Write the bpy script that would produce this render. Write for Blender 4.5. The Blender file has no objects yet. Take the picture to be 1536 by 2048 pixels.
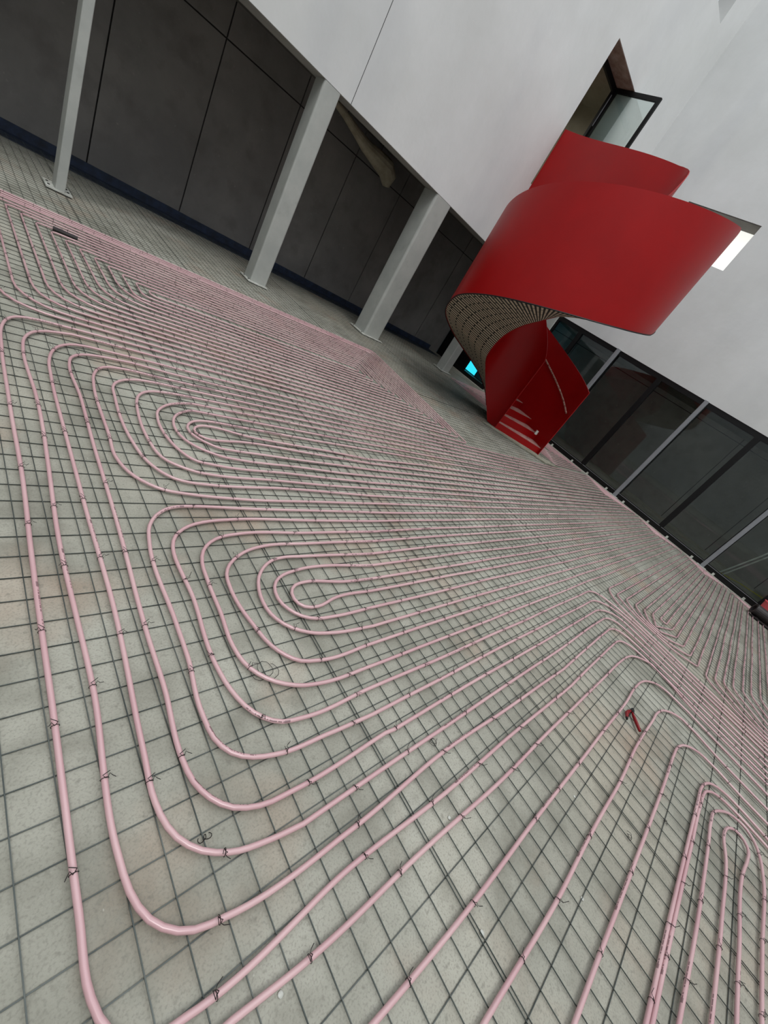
import bpy, bmesh, math, random
from mathutils import Vector, Matrix, noise
S = bpy.context.scene
COL = S.collection
PI = math.pi

# ---------------------------------------------------------------- camera
CAM_H = 1.5
R0 = ((0.6594814,-0.5502958,0.5121122), (0.0090000,-0.6754243,-0.7373744), (0.7516670,0.4908937,-0.4404770))
cd = bpy.data.cameras.new('camera')
cd.sensor_fit = 'VERTICAL'; cd.sensor_height = 24.0; cd.sensor_width = 18.0
cd.lens = 834.753 / 2048.0 * 24.0
cd.shift_x = -(777.351 - 768.0) / 2048.0
cd.shift_y = (1023.557 - 1024.0) / 2048.0
cd.clip_start = 0.02; cd.clip_end = 200
cam = bpy.data.objects.new('camera', cd); COL.objects.link(cam)
r, d, f = (Vector(v) for v in R0)
M = Matrix(((r.x, -d.x, -f.x, 0), (r.y, -d.y, -f.y, 0), (r.z, -d.z, -f.z, CAM_H), (0, 0, 0, 1)))
cam.matrix_world = M
S.camera = cam

# ---------------------------------------------------------------- light
W = bpy.data.worlds.new('sky'); S.world = W; W.use_nodes = True
wn = W.node_tree.nodes; wl = W.node_tree.links
bg = wn['Background']
tc = wn.new('ShaderNodeTexCoord'); sx = wn.new('ShaderNodeSeparateXYZ')
rp = wn.new('ShaderNodeValToRGB')
rp.color_ramp.elements[0].position = 0.0; rp.color_ramp.elements[0].color = (0.62, 0.66, 0.70, 1)
rp.color_ramp.elements[1].position = 0.8; rp.color_ramp.elements[1].color = (0.91, 0.955, 1.0, 1)
wl.new(tc.outputs['Generated'], sx.inputs[0]); wl.new(sx.outputs['Z'], rp.inputs[0]); wl.new(rp.outputs[0], bg.inputs[0])
bg.inputs[1].default_value = 1.0
S.view_settings.view_transform = 'Standard'
S.view_settings.look = 'None'
S.view_settings.gamma = 1.0
S.view_settings.use_curve_mapping = False
S.view_settings.exposure = 0.82
sun = bpy.data.lights.new('sun', 'SUN'); sun.energy = 0.6; sun.angle = math.radians(25); sun.color = (1.0, 0.98, 0.95)
so = bpy.data.objects.new('sun', sun); COL.objects.link(so)
so.rotation_euler = (math.radians(22), math.radians(-14), 0)
try:
    S.cycles.max_bounces = 8; S.cycles.diffuse_bounces = 4; S.cycles.transparent_max_bounces = 12
except Exception: pass
random.seed(4)

# ---------------------------------------------------------------- helpers
def lin(r, g, b):
    def c(v):
        v /= 255.0
        return v / 12.92 if v <= 0.04045 else ((v + 0.055) / 1.055) ** 2.4
    return (c(r), c(g), c(b), 1)

def mat(name, col, rough=0.6, metal=0.0, noise_s=None, col2=None, amt=1.0, bump=0.0, bump_s=40, spec=0.5, detail=6, lo=0.35, hi=0.65, coord='Object'):
    m = bpy.data.materials.new(name); m.use_nodes = True
    n = m.node_tree.nodes; l = m.node_tree.links; b = n['Principled BSDF']
    b.inputs['Base Color'].default_value = col; b.inputs['Roughness'].default_value = rough
    b.inputs['Metallic'].default_value = metal; b.inputs['Specular IOR Level'].default_value = spec
    t = n.new('ShaderNodeTexCoord')
    if noise_s and col2:
        nt = n.new('ShaderNodeTexNoise'); nt.inputs['Scale'].default_value = noise_s; nt.inputs['Detail'].default_value = detail
        nt.inputs['Roughness'].default_value = 0.62
        l.new(t.outputs[coord], nt.inputs['Vector'])
        cr = n.new('ShaderNodeValToRGB'); cr.color_ramp.elements[0].position = lo; cr.color_ramp.elements[1].position = hi
        cr.color_ramp.elements[0].color = col; cr.color_ramp.elements[1].color = col2
        l.new(nt.outputs['Fac'], cr.inputs[0]); l.new(cr.outputs[0], b.inputs['Base Color'])
        m['ramp'] = cr.name
    if bump:
        bt = n.new('ShaderNodeTexNoise'); bt.inputs['Scale'].default_value = bump_s; bt.inputs['Detail'].default_value = 5
        l.new(t.outputs[coord], bt.inputs['Vector'])
        bp = n.new('ShaderNodeBump'); bp.inputs['Strength'].default_value = bump; bp.inputs['Distance'].default_value = 0.01
        l.new(bt.outputs['Fac'], bp.inputs['Height']); l.new(bp.outputs[0], b.inputs['Normal'])
    return m

def add_layer(m, scale, colr, lo, hi, strength=1.0, detail=8, stretch=None, offset=0):
    """mix a stain colour over the base colour where a noise is above a threshold"""
    n = m.node_tree.nodes; l = m.node_tree.links; b = n['Principled BSDF']
    src = b.inputs['Base Color'].links[0].from_socket if b.inputs['Base Color'].links else None
    t = n.new('ShaderNodeTexCoord'); mp = n.new('ShaderNodeMapping')
    mp.inputs['Location'].default_value = (offset, offset * 1.7, offset * .3)
    if stretch: mp.inputs['Scale'].default_value = stretch
    nt = n.new('ShaderNodeTexNoise'); nt.inputs['Scale'].default_value = scale; nt.inputs['Detail'].default_value = detail
    cr = n.new('ShaderNodeMapRange'); cr.inputs['From Min'].default_value = lo; cr.inputs['From Max'].default_value = hi
    cr.inputs['To Max'].default_value = strength
    mx = n.new('ShaderNodeMix'); mx.data_type = 'RGBA'
    l.new(t.outputs['Object'], mp.inputs[0]); l.new(mp.outputs[0], nt.inputs['Vector']); l.new(nt.outputs['Fac'], cr.inputs[0])
    l.new(cr.outputs[0], mx.inputs['Factor'])
    if src: l.new(src, mx.inputs['A'])
    else: mx.inputs['A'].default_value = b.inputs['Base Color'].default_value
    mx.inputs['B'].default_value = colr
    l.new(mx.outputs['Result'], b.inputs['Base Color'])

def obj(name, bm, m, parent=None, smooth=False, loc=None):
    me = bpy.data.meshes.new(name)
    bmesh.ops.recalc_face_normals(bm, faces=bm.faces)
    bm.to_mesh(me); bm.free()
    for p in me.polygons: p.use_smooth = smooth
    ms = m if isinstance(m, (list, tuple)) else [m]
    for k in ms: me.materials.append(k)
    o = bpy.data.objects.new(name, me); COL.objects.link(o)
    if parent is not None: o.parent = parent
    return o

def tag(o, label=None, cat=None, group=None, kind=None):
    if label: o['label'] = label
    if cat: o['category'] = cat
    if group: o['group'] = group
    if kind: o['kind'] = kind
    return o

def thing(name, label, cat, loc=(0, 0, 0), rz=0, group=None):
    o = bpy.data.objects.new(name, None); COL.objects.link(o)
    o.empty_display_size = 0.1; o.location = loc; o.rotation_euler = (0, 0, rz)
    return tag(o, label, cat, group)

def struct(name, bm, m, smooth=False, label=None):
    o = obj(name, bm, m, None, smooth); o['kind'] = 'structure'
    if label: o['label'] = label
    return o

def box(bm, x0, y0, z0, x1, y1, z1, mi=0):
    v = [bm.verts.new(p) for p in ((x0, y0, z0), (x1, y0, z0), (x1, y1, z0), (x0, y1, z0), (x0, y0, z1), (x1, y0, z1), (x1, y1, z1), (x0, y1, z1))]
    fs = [bm.faces.new([v[i] for i in q]) for q in ((0, 3, 2, 1), (4, 5, 6, 7), (0, 1, 5, 4), (1, 2, 6, 5), (2, 3, 7, 6), (3, 0, 4, 7))]
    for f_ in fs: f_.material_index = mi
    return fs

def B(*a):
    bm = bmesh.new(); box(bm, *a); return bm

def prism(bm, poly, z0, z1):
    lo = [bm.verts.new((x, y, z0)) for x, y in poly]; hi = [bm.verts.new((x, y, z1)) for x, y in poly]
    bm.faces.new(lo[::-1]); bm.faces.new(hi)
    n = len(poly)
    for i in range(n): bm.faces.new((lo[i], lo[(i + 1) % n], hi[(i + 1) % n], hi[i]))

def rounded_rect(x0, y0, x1, y1, r, n=5):
    out = []
    for cx, cy, a0 in ((x1 - r, y1 - r, 0), (x0 + r, y1 - r, 90), (x0 + r, y0 + r, 180), (x1 - r, y0 + r, 270)):
        for i in range(n + 1):
            a = math.radians(a0 + 90 * i / n); out.append((cx + r * math.cos(a), cy + r * math.sin(a)))
    return out

def tube(bm, pts, rad, sides=8, closed=False, caps=True, uvl=None, flat=False, phase=0.0):
    """sweep a circle along pts; near-horizontal frame so the seam stays put"""
    n = len(pts); rings = []; L = 0; lens = []
    for i in range(n):
        p = Vector(pts[i])
        a = Vector(pts[(i - 1) % n]) if (closed or i > 0) else p
        b = Vector(pts[(i + 1) % n]) if (closed or i < n - 1) else p
        t = (b - a)
        if t.length < 1e-9: t = Vector((1, 0, 0))
        t.normalize()
        up = Vector((0, 0, 1)) if abs(t.z) < 0.95 else Vector((1, 0, 0))
        s = t.cross(up).normalized(); u = s.cross(t).normalized()
        if i: L += (p - Vector(pts[i - 1])).length
        lens.append(L)
        rr = rad[i] if isinstance(rad, (list, tuple)) else rad
        rings.append([bm.verts.new(p + s * (rr * math.cos(2 * PI * k / sides + phase)) + u * (rr * math.sin(2 * PI * k / sides + phase))) for k in range(sides)])
    m = n if closed else n - 1
    uv = bm.loops.layers.uv.verify() if uvl else None
    for i in range(m):
        j = (i + 1) % n
        for k in range(sides):
            k2 = (k + 1) % sides
            f_ = bm.faces.new((rings[i][k], rings[i][k2], rings[j][k2], rings[j][k]))
            f_.smooth = True
            if uv:
                u0 = lens[i]; u1 = lens[j] if j else L + 0.1
                for lp, (uu, vv) in zip(f_.loops, ((u0, k / sides), (u0, (k + 1) / sides), (u1, (k + 1) / sides), (u1, k / sides))):
                    lp[uv].uv = (uu, vv)
    if caps and not closed:
        bm.faces.new(rings[0][::-1]); bm.faces.new(rings[-1])

def wall_holes(axis, p0, p1, a0, a1, z0, z1, holes):
    """slab between planes p0..p1 of `axis`, spanning a0..a1 and z0..z1, with rectangular holes (a0,a1,z0,z1)"""
    bm = bmesh.new()
    A = sorted({a0, a1, *[h[0] for h in holes], *[h[1] for h in holes]}); Z = sorted({z0, z1, *[h[2] for h in holes], *[h[3] for h in holes]})
    def P(p, a, z): return (a, p, z) if axis == 'y' else (p, a, z)
    cache = {}
    def V(p, a, z):
        k = (p, a, z)
        if k not in cache: cache[k] = bm.verts.new(P(p, a, z))
        return cache[k]
    solid = {}
    for i in range(len(A) - 1):
        for j in range(len(Z) - 1):
            ca = (A[i] + A[i + 1]) / 2; cz = (Z[j] + Z[j + 1]) / 2
            solid[i, j] = not any(h[0] < ca < h[1] and h[2] < cz < h[3] for h in holes)
    for (i, j), s in solid.items():
        if not s: continue
        q = ((A[i], Z[j]), (A[i + 1], Z[j]), (A[i + 1], Z[j + 1]), (A[i], Z[j + 1]))
        for p in (p0, p1): bm.faces.new([V(p, *c) for c in q])
        for di, dj, e in ((-1, 0, (0, 3)), (1, 0, (1, 2)), (0, -1, (0, 1)), (0, 1, (3, 2))):
            if not solid.get((i + di, j + dj), False):
                c, d_ = q[e[0]], q[e[1]]
                bm.faces.new((V(p0, *c), V(p0, *d_), V(p1, *d_), V(p1, *c)))
    return bm

# ---------------------------------------------------------------- materials
m_floor = mat('screed_concrete', lin(136, 135, 123), 0.72, noise_s=1.1, col2=lin(174, 173, 161), bump=0.5, bump_s=60, detail=9)
add_layer(m_floor, 0.55, lin(150, 138, 118), 0.52, 0.78, 0.55)
add_layer(m_floor, 5.0, lin(112, 110, 98), 0.50, 0.70, 0.55, offset=3)
add_layer(m_floor, 1.7, lin(168, 138, 116), 0.56, 0.74, 0.45, offset=13)
add_layer(m_floor, 150.0, lin(108, 106, 98), 0.50, 0.66, 0.35, detail=2, offset=7)
add_layer(m_floor, 38.0, lin(112, 110, 100), 0.60, 0.72, 0.45, detail=3, offset=5)
add_layer(m_floor, 30.0, lin(215, 215, 205), 0.76, 0.80, 0.5, detail=2, offset=9)
m_white = mat('white_plaster', lin(206, 207, 205), 0.8, noise_s=0.5, col2=lin(218, 219, 218), bump=0.25, bump_s=9)
add_layer(m_white, 0.8, lin(190, 192, 194), 0.52, 0.75, 0.5, stretch=(1, 1, 0.35), offset=2)
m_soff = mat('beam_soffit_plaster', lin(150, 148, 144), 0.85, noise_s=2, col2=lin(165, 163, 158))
m_dark = mat('dark_board_formed_concrete', lin(112, 110, 108), 0.8, noise_s=0.8, col2=lin(130, 127, 124), bump=0.4, bump_s=12)
add_layer(m_dark, 3.0, lin(102, 98, 95), 0.5, 0.72, 0.6)
add_layer(m_dark, 14.0, lin(165, 160, 154), 0.66, 0.75, 0.4, offset=4)
m_joint = mat('dark_joint', lin(38, 36, 35), 0.9)
m_memb = mat('blue_membrane', lin(38, 52, 78), 0.65, noise_s=6, col2=lin(26, 34, 48))
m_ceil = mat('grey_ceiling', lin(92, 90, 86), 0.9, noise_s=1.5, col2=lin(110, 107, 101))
m_col = mat('primed_steel', lin(162, 165, 161), 0.5, noise_s=2.2, col2=lin(176, 178, 173), bump=0.15, bump_s=20, spec=0.35)
add_layer(m_col, 4.0, lin(140, 140, 134), 0.60, 0.78, 0.5)
m_plate = mat('base_plate_steel', lin(205, 207, 200), 0.5, noise_s=6, col2=lin(170, 170, 162))
m_hole = mat('bolt_black', lin(28, 28, 28), 0.7)
m_post = mat('grey_facade_steel', lin(128, 131, 136), 0.45, noise_s=3, col2=lin(140, 142, 146))
m_black = mat('black_aluminium', lin(9, 9, 10), 0.5, spec=0.3)
m_red = mat('red_lacquer', lin(158, 7, 10), 0.40, noise_s=1.2, col2=lin(148, 6, 9), spec=0.3, bump=0.05, bump_s=60)
m_tread = mat('dusty_tread', lin(178, 140, 132), 0.8, noise_s=9, col2=lin(150, 104, 98))
m_wire = mat('mesh_wire', lin(62, 68, 66), 0.45, 0.6, noise_s=5, col2=lin(96, 100, 96))
m_tie = mat('black_tie_wire', lin(46, 42, 42), 0.5, 0.5)
m_tape = mat('masked_handrail', lin(190, 165, 150), 0.8, noise_s=30, col2=lin(120, 40, 38), lo=0.42, hi=0.6)
m_pale = mat('pale_light_patch', lin(178, 170, 150), 0.85, noise_s=5, col2=lin(150, 142, 122))
m_rub = mat('black_rubber', lin(34, 30, 30), 0.55, noise_s=12, col2=lin(52, 46, 46))
m_plred = mat('red_plastic', lin(125, 10, 20), 0.35)
m_pinkred = mat('coral_plastic', lin(214, 92, 96), 0.45)
m_jaw = mat('blackened_steel', lin(38, 38, 38), 0.4, 0.7)
m_grey = mat('inner_room_plaster', lin(126, 122, 108), 0.85, noise_s=1.2, col2=lin(150, 146, 132))
m_brown = mat('raw_soffit_board', lin(126, 104, 94), 0.85, noise_s=5, col2=lin(160, 146, 134), bump=0.3)
m_kerb = mat('pale_threshold', lin(150, 148, 134), 0.85, noise_s=6, col2=lin(118, 114, 98))
m_yel = mat('yellow_reflected_line', lin(190, 180, 60), 0.6)

# glass: clear sheet with a fresnel sheen
m_glass = bpy.data.materials.new('clear_glass'); m_glass.use_nodes = True
n = m_glass.node_tree.nodes; l = m_glass.node_tree.links; n.clear()
o_ = n.new('ShaderNodeOutputMaterial'); mx = n.new('ShaderNodeMixShader'); tr = n.new('ShaderNodeBsdfTransparent'); gl = n.new('ShaderNodeBsdfGlossy')
fr = n.new('ShaderNodeFresnel'); fr.inputs['IOR'].default_value = 1.45
tr.inputs[0].default_value = (0.92, 0.96, 0.94, 1); gl.inputs['Roughness'].default_value = 0.02; gl.inputs[0].default_value = (0.9, 0.95, 1, 1)
l.new(fr.outputs[0], mx.inputs[0]); l.new(tr.outputs[0], mx.inputs[1]); l.new(gl.outputs[0], mx.inputs[2]); l.new(mx.outputs[0], o_.inputs[0])

# cyan daylight seen through the far window
m_cyan = bpy.data.materials.new('cyan_sky_glass'); m_cyan.use_nodes = True
b = m_cyan.node_tree.nodes['Principled BSDF']
b.inputs['Base Color'].default_value = (0.02, 0.3, 0.4, 1); b.inputs['Emission Color'].default_value = (0.03, 0.62, 0.90, 1); b.inputs['Emission Strength'].default_value = 0.9

m_lit = bpy.data.materials.new('lit_window_pane'); m_lit.use_nodes = True
b = m_lit.node_tree.nodes['Principled BSDF']
b.inputs['Base Color'].default_value = (.8, .8, .78, 1); b.inputs['Emission Color'].default_value = (0.92, 0.94, 0.88, 1); b.inputs['Emission Strength'].default_value = 0.5

# pink pipe with dark printed marks running along its crown
m_pipe = bpy.data.materials.new('pink_heating_pipe'); m_pipe.use_nodes = True
n = m_pipe.node_tree.nodes; l = m_pipe.node_tree.links; b = n['Principled BSDF']
b.inputs['Roughness'].default_value = 0.26; b.inputs['Specular IOR Level'].default_value = 0.75
t = n.new('ShaderNodeTexCoord'); sp = n.new('ShaderNodeSeparateXYZ'); l.new(t.outputs['UV'], sp.inputs[0])
def mth(op, a, bb=None, c=None):
    q = n.new('ShaderNodeMath'); q.operation = op
    for i, x in enumerate((a, bb, c)):
        if x is None: continue
        if isinstance(x, (int, float)): q.inputs[i].default_value = x
        else: l.new(x, q.inputs[i])
    return q.outputs[0]
nt = n.new('ShaderNodeTexNoise'); nt.inputs['Scale'].default_value = 2.5; l.new(t.outputs['Object'], nt.inputs['Vector'])
cr = n.new('ShaderNodeValToRGB'); cr.color_ramp.elements[0].position = .35; cr.color_ramp.elements[1].position = .65
cr.color_ramp.elements[0].color = lin(196, 156, 160); cr.color_ramp.elements[1].color = lin(206, 170, 172)
l.new(nt.outputs['Fac'], cr.inputs[0])
fu = mth('FRACT', mth('MULTIPLY', sp.outputs['X'], 0.8))
inrun = mth('LESS_THAN', fu, 0.16)
vn = n.new('ShaderNodeTexNoise'); vn.noise_dimensions = '1D'; vn.inputs['Scale'].default_value = .35; vn.inputs['Detail'].default_value = 1
l.new(mth('MULTIPLY', mth('ADD', sp.outputs['X'], mth('MULTIPLY', 3.0, 1.0)), 1.0), vn.inputs['W'])
vc = mth('MULTIPLY', vn.outputs['Fac'], 0.8)
dash = n.new('ShaderNodeTexWhiteNoise'); dash.noise_dimensions = '1D'
l.new(mth('FLOOR', mth('MULTIPLY', sp.outputs['X'], 210.0)), dash.inputs['W'])
dk = mth('GREATER_THAN', dash.outputs['Value'], 0.45)
band = mth('LESS_THAN', mth('ABSOLUTE', mth('SUBTRACT', sp.outputs['Y'], vc)), 0.04)
mk = mth('MULTIPLY', mth('MULTIPLY', inrun, dk), band)
sq = mth('MULTIPLY', mth('LESS_THAN', fu, 0.018), mth('LESS_THAN', mth('ABSOLUTE', mth('SUBTRACT', sp.outputs['Y'], vc)), 0.085))
mk = mth('MULTIPLY', mth('MAXIMUM', mk, sq), 0.62)
mx = n.new('ShaderNodeMix'); mx.data_type = 'RGBA'
l.new(mk, mx.inputs['Factor']); l.new(cr.outputs[0], mx.inputs['A']); mx.inputs['B'].default_value = lin(60, 34, 40)
l.new(mx.outputs['Result'], b.inputs['Base Color'])

# ribbed lath of the stair underside
m_lath = bpy.data.materials.new('rib_lath'); m_lath.use_nodes = True
n = m_lath.node_tree.nodes; l = m_lath.node_tree.links; b = n['Principled BSDF']
t = n.new('ShaderNodeTexCoord'); bk = n.new('ShaderNodeTexBrick')
bk.inputs['Color1'].default_value = lin(205, 188, 166); bk.inputs['Color2'].default_value = lin(184, 168, 148); bk.inputs['Mortar'].default_value = lin(26, 22, 18)
bk.inputs['Scale'].default_value = 1.0; bk.inputs['Mortar Size'].default_value = 0.015; bk.inputs['Mortar Smooth'].default_value = 0.15
bk.inputs['Brick Width'].default_value = 0.36; bk.inputs['Row Height'].default_value = 0.056; bk.inputs['Bias'].default_value = 0.0
l.new(t.outputs['UV'], bk.inputs['Vector']); l.new(bk.outputs['Color'], b.inputs['Base Color']); b.inputs['Roughness'].default_value = 0.8

# ---------------------------------------------------------------- setting
bm = bmesh.new(); box(bm, -7.0, -8.0, -0.25, 15.9, 12.3, 0.0)
struct('floor', bm, m_floor)

WX, FY = 12.25, 7.65        # glazed wall line, overhanging facade line
ZB = 2.985                  # underside of the white facades
bm = wall_holes('y', FY, FY + .38, -7.0, WX + .5, ZB, 13.0, [(8.88, 10.24, 4.38, 6.96), (10.05, 11.47, 9.01, 10.9)])
wf = struct('wall_far', bm, m_white, label='white overhanging upper wall above the steel columns')
j = obj('vertical_joint', B(4.352, FY - .002, ZB, 4.36, FY + .01, 13.0), m_joint, wf)
bm = wall_holes('x', WX, WX + .5, -8.0, FY, 2.92, 13.0, [(4.23, 6.0, 5.3, 6.29)])
struct('wall_right', bm, m_white, label='white upper wall above the dark glazing')
# beam and ceiling behind the facade edge
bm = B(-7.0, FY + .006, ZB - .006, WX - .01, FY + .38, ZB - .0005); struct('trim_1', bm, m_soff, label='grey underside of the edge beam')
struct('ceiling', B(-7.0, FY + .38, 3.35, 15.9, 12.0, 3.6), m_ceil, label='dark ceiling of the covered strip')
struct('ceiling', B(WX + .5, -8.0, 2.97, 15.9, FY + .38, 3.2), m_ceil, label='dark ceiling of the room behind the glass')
# dark concrete walls cast in panels
def panel_wall(name, axis, p, a0, a1, joints, zs, top, label, depth=.25, hole=None):
    bm = bmesh.new(); g = .011
    A = [a0] + sorted(x for x in joints if a0 < x < a1) + [a1]; Z = [0.0] + zs + [top]
    for i in range(len(A) - 1):
        for k in range(len(Z) - 1):
            u0, u1, z0, z1 = A[i] + g, A[i + 1] - g, Z[k] + (g if k else 0), Z[k + 1] - (g if k < len(Z) - 2 else 0)
            if hole and u0 > hole[0] - .05 and u1 < hole[1] + .05: continue
            if axis == 'y': box(bm, u0, p, z0, u1, p + .06, z1)
            else: box(bm, p, u0, z0, p + .06, u1, z1)
    if axis == 'y': box(bm, a0, p + .035, 0, a1, p + depth, top, 1)
    elif hole:
        box(bm, p + .035, a0, 0, p + depth, hole[0], top, 1); box(bm, p + .035, hole[1], 0, p + depth, a1, top, 1)
    else: box(bm, p + .035, a0, 0, p + depth, a1, top, 1)
    return struct(name, bm, [m_dark, m_joint], label=label)
panel_wall('wall_rear', 'y', 10.2, -7.0, 12.24, [1.87 + 1.5 * k for k in range(-6, 8)], [2.87], 3.4, 'dark cast concrete wall with panel joints behind the steel columns')
panel_wall('wall_inner', 'x', 15.6, -8.0, 12.0, [10.3, 11.3] + [10.3 - 1.5 * k + .35 for k in range(1, 13)], [2.82], 3.4, 'dark concrete wall seen through the glazing')
struct('wall_end', B(12.0, 12.0, 0, 15.9, 12.3, 3.4), m_dark)
struct('wall_end', B(11.75, 10.46, 0, 12.0, 12.3, 3.4), m_dark)
struct('wall_near', B(12.75, -8.3, 0, 15.9, -8.0, 13.0), m_dark)
# courtyard walls behind the photographer
struct('wall_left', B(-7.3, -8.3, 0, -7.0, 12.3, 13.0), m_white)
struct('wall_front', B(-7.3, -8.3, 0, 12.75, -8.0, 13.0), m_white)
# membrane upstand
bm = bmesh.new(); box(bm, -7.0, 10.165, 0.0, 11.75, 10.2, 0.14); box(bm, -7.0, 9.62, 0.0, 11.75, 10.165, 0.002)
struct('trim_2', bm, m_memb, label='blue waterproofing membrane along the foot of the dark wall')
# far lit window beyond the covered strip
w = struct('window_1', bmesh.new(), m_black, label='black framed window glowing cyan at the far end')
fm = bmesh.new(); PX = 13.7
for a in ((PX, 9.86, 0, PX + .1, 10.7, 2.9), (PX, 8.6, 2.5, PX + .1, 9.86, 2.9), (PX, 8.6, 0, PX + .1, 9.86, .025), (PX, 8.6, .025, PX + .1, 8.72, 2.5), (PX + .02, 9.275, .025, PX + .08, 9.295, 2.5)): box(fm, *a)
obj('frame', fm, m_black, w)
obj('pane', B(PX + .04, 9.295, .025, PX + .05, 9.86, 2.5), m_cyan, w)
obj('pane', B(PX + .04, 8.72, .025, PX + .05, 9.275, 2.5), mat('teal_glass', lin(60, 130, 150), .3), w)

# rooms behind the upper openings
def room(name, x0, y0, z0, x1, y1, z1, m, open_side):
    bm = bmesh.new(); t_ = .08
    if open_side != 'y0': box(bm, x0 - t_, y0 - t_, z0 - t_, x1 + t_, y0, z1 + t_)
    box(bm, x0 - t_, y1, z0 - t_, x1 + t_, y1 + t_, z1 + t_)
    if open_side != 'x0': box(bm, x0 - t_, y0, z0 - t_, x0, y1, z1 + t_)
    box(bm, x1, y0, z0 - t_, x1 + t_, y1, z1 + t_)
    box(bm, x0, y0, z0 - t_, x1, y1, z0); box(bm, x0, y0, z1, x1, y1, z1 + t_)
    return struct(name, bm, m)
room('wall_upper_room', 8.2, FY + .46, 4.38, 11.2, 10.6, 7.0, m_grey, 'y0')
room('wall_upper_window_room', 9.6, FY + .46, 8.9, 11.47, 10.0, 11.2, m_white, 'y0')
struct('shade_trim', B(WX + .012, 4.23, 6.27, WX + .46, 6.0, 6.289), m_ceil)  # grey lining added to keep the window head shaded above the glowing pane
w = struct('window_21', bmesh.new(), m_black, label='brightly lit window opening beside the top of the red stair')
obj('pane', B(WX + .46, 4.23, 5.3, WX + .48, 6.0, 6.29), m_lit, w)
obj('backing', B(WX + .481, 4.1, 5.2, WX + .55, 6.1, 6.4), m_white, w)
# unseen fill lights added to brighten the door room and the glazed room
def fill_light(name, loc, size, e, col, rot=(0, 0, 0)):
    L = bpy.data.lights.new(name, 'AREA'); L.shape = 'RECTANGLE'; L.size = size[0]; L.size_y = size[1]; L.energy = e; L.color = col
    o = bpy.data.objects.new(name, L); COL.objects.link(o); o.location = loc; o.rotation_euler = rot; return o
fill_light('upper_room_fill', (9.2, 10.0, 6.8), (.8, .8), 16, (1, .96, .86))
fill_light('inner_room_fill', (12.95, 1.0, 2.94), (.12, 12.0), 7, (1, .97, .92), (0, math.radians(-35), 0))
# reveal lining of the door opening
bm = bmesh.new(); box(bm, 8.88, FY + .01, 6.95, 10.24, FY + .46, 6.99)
struct('trim_3', bm, m_brown, label='brown unfinished head of the upper door opening')

# upper door: fixed black frame and an open glass leaf
d1 = struct('door_1', bmesh.new(), m_black, label='black framed glass door standing open above the red stair')
bm = bmesh.new(); Yf = FY + .46
for a in ((8.88, Yf, 6.85, 10.24, Yf + .06, 6.95), (10.17, Yf, 4.38, 10.24, Yf + .06, 6.85), (8.88, Yf, 4.38, 8.95, Yf + .06, 6.85)): box(bm, *a)
obj('door_frame', bm, m_black, d1)
bm = bmesh.new(); X = 10.20
for a in ((X, 6.95, 6.86, X + .05, 8.12, 6.94), (X, 6.95, 4.42, X + .05, 7.03, 6.86), (X, 8.05, 4.42, X + .05, 8.12, 6.86), (X, 7.03, 4.42, X + .05, 8.05, 4.52)): box(bm, *a)
lf = obj('door_leaf', bm, m_black, d1)
obj('pane', B(X + .02, 7.03, 4.52, X + .03, 8.05, 6.86), m_glass, lf)
obj('hinge', B(X - .02, 8.1, 6.2, X + .01, 8.14, 6.8), m_post, lf)

# ---------------------------------------------------------------- glazed wall
posts = [4.93, 2.43, -0.09, -2.6, -5.1]
bars = [3.63, 1.13, -1.37, -3.87]
edges = [7.0, 5.75] 
yy = [7.0, 6.15, 4.93, 3.63, 2.43, 1.13, -0.09, -1.37, -2.6, -3.87, -5.1, -6.4, -7.9]
gx = WX
for k in range(len(yy) - 1):
    y1, y0 = yy[k], yy[k + 1]
    w = struct('window_%d' % (k + 2), bmesh.new(), m_black, label='tall dark glazing bay between slim black bars')
    w.location = (0, 0, 0)
    bm = bmesh.new()
    jw = .062
    box(bm, gx, y0, 0.0, gx + .10, y1, .135); box(bm, gx + .01, y0, 2.80, gx + .09, y1, 2.925)
    box(bm, gx + .005, y0, .135, gx + .09, y0 + jw, 2.80); box(bm, gx + .005, y1 - jw, .135, gx + .09, y1, 2.80)
    obj('frame', bm, m_black, w)
    bm = bmesh.new(); box(bm, gx - .012, y0 + .02, .118, gx, y1 - .02, .126)
    obj('sill_strip', bm, m_post, w)
    obj('pane', B(gx + .045, y0 + jw, .135, gx + .053, y1 - jw, 2.80), m_glass, w)
    for c in ((y0 + .25, y1 - .3) if k < 8 else ()):
        bm = bmesh.new(); box(bm, gx - .045, c, 0.0, gx, c + .05, .012); box(bm, gx - .012, c, 0, gx, c + .05, .055)
        obj('bracket', bm, m_plate, w)
# bay that carries on behind the far corner
w = struct('window_20', bmesh.new(), m_black, label='dark glazing bay beyond the far corner post')
bm = bmesh.new()
for a in ((gx, FY + .1, 0, gx + .1, 10.2, .12), (gx, FY + .1, 2.7, gx + .1, 10.2, 3.35), (gx, 8.82, .12, gx + .1, 8.95, 2.7), (gx, FY + .1, .12, gx + .1, FY + .2, 2.7), (gx, 10.1, .12, gx + .1, 10.2, 2.7)): box(bm, *a)
obj('frame', bm, m_black, w)
obj('pane', B(gx + .045, FY + .2, .12, gx + .053, 8.82, 2.7), m_glass, w)
obj('closed_panel', B(gx + .03, 8.95, .12, gx + .06, 10.1, 2.7), m_black, w)
lbl = {4.93: 'slim grey steel post of the glazed wall beside the red stair', 2.43: 'slim grey steel post at the middle of the glazed wall',
       -0.09: 'slim grey steel post nearest the black roll', -2.6: 'grey steel post of the glazed wall outside the view', -5.1: 'last grey steel post of the glazed wall'}
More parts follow.
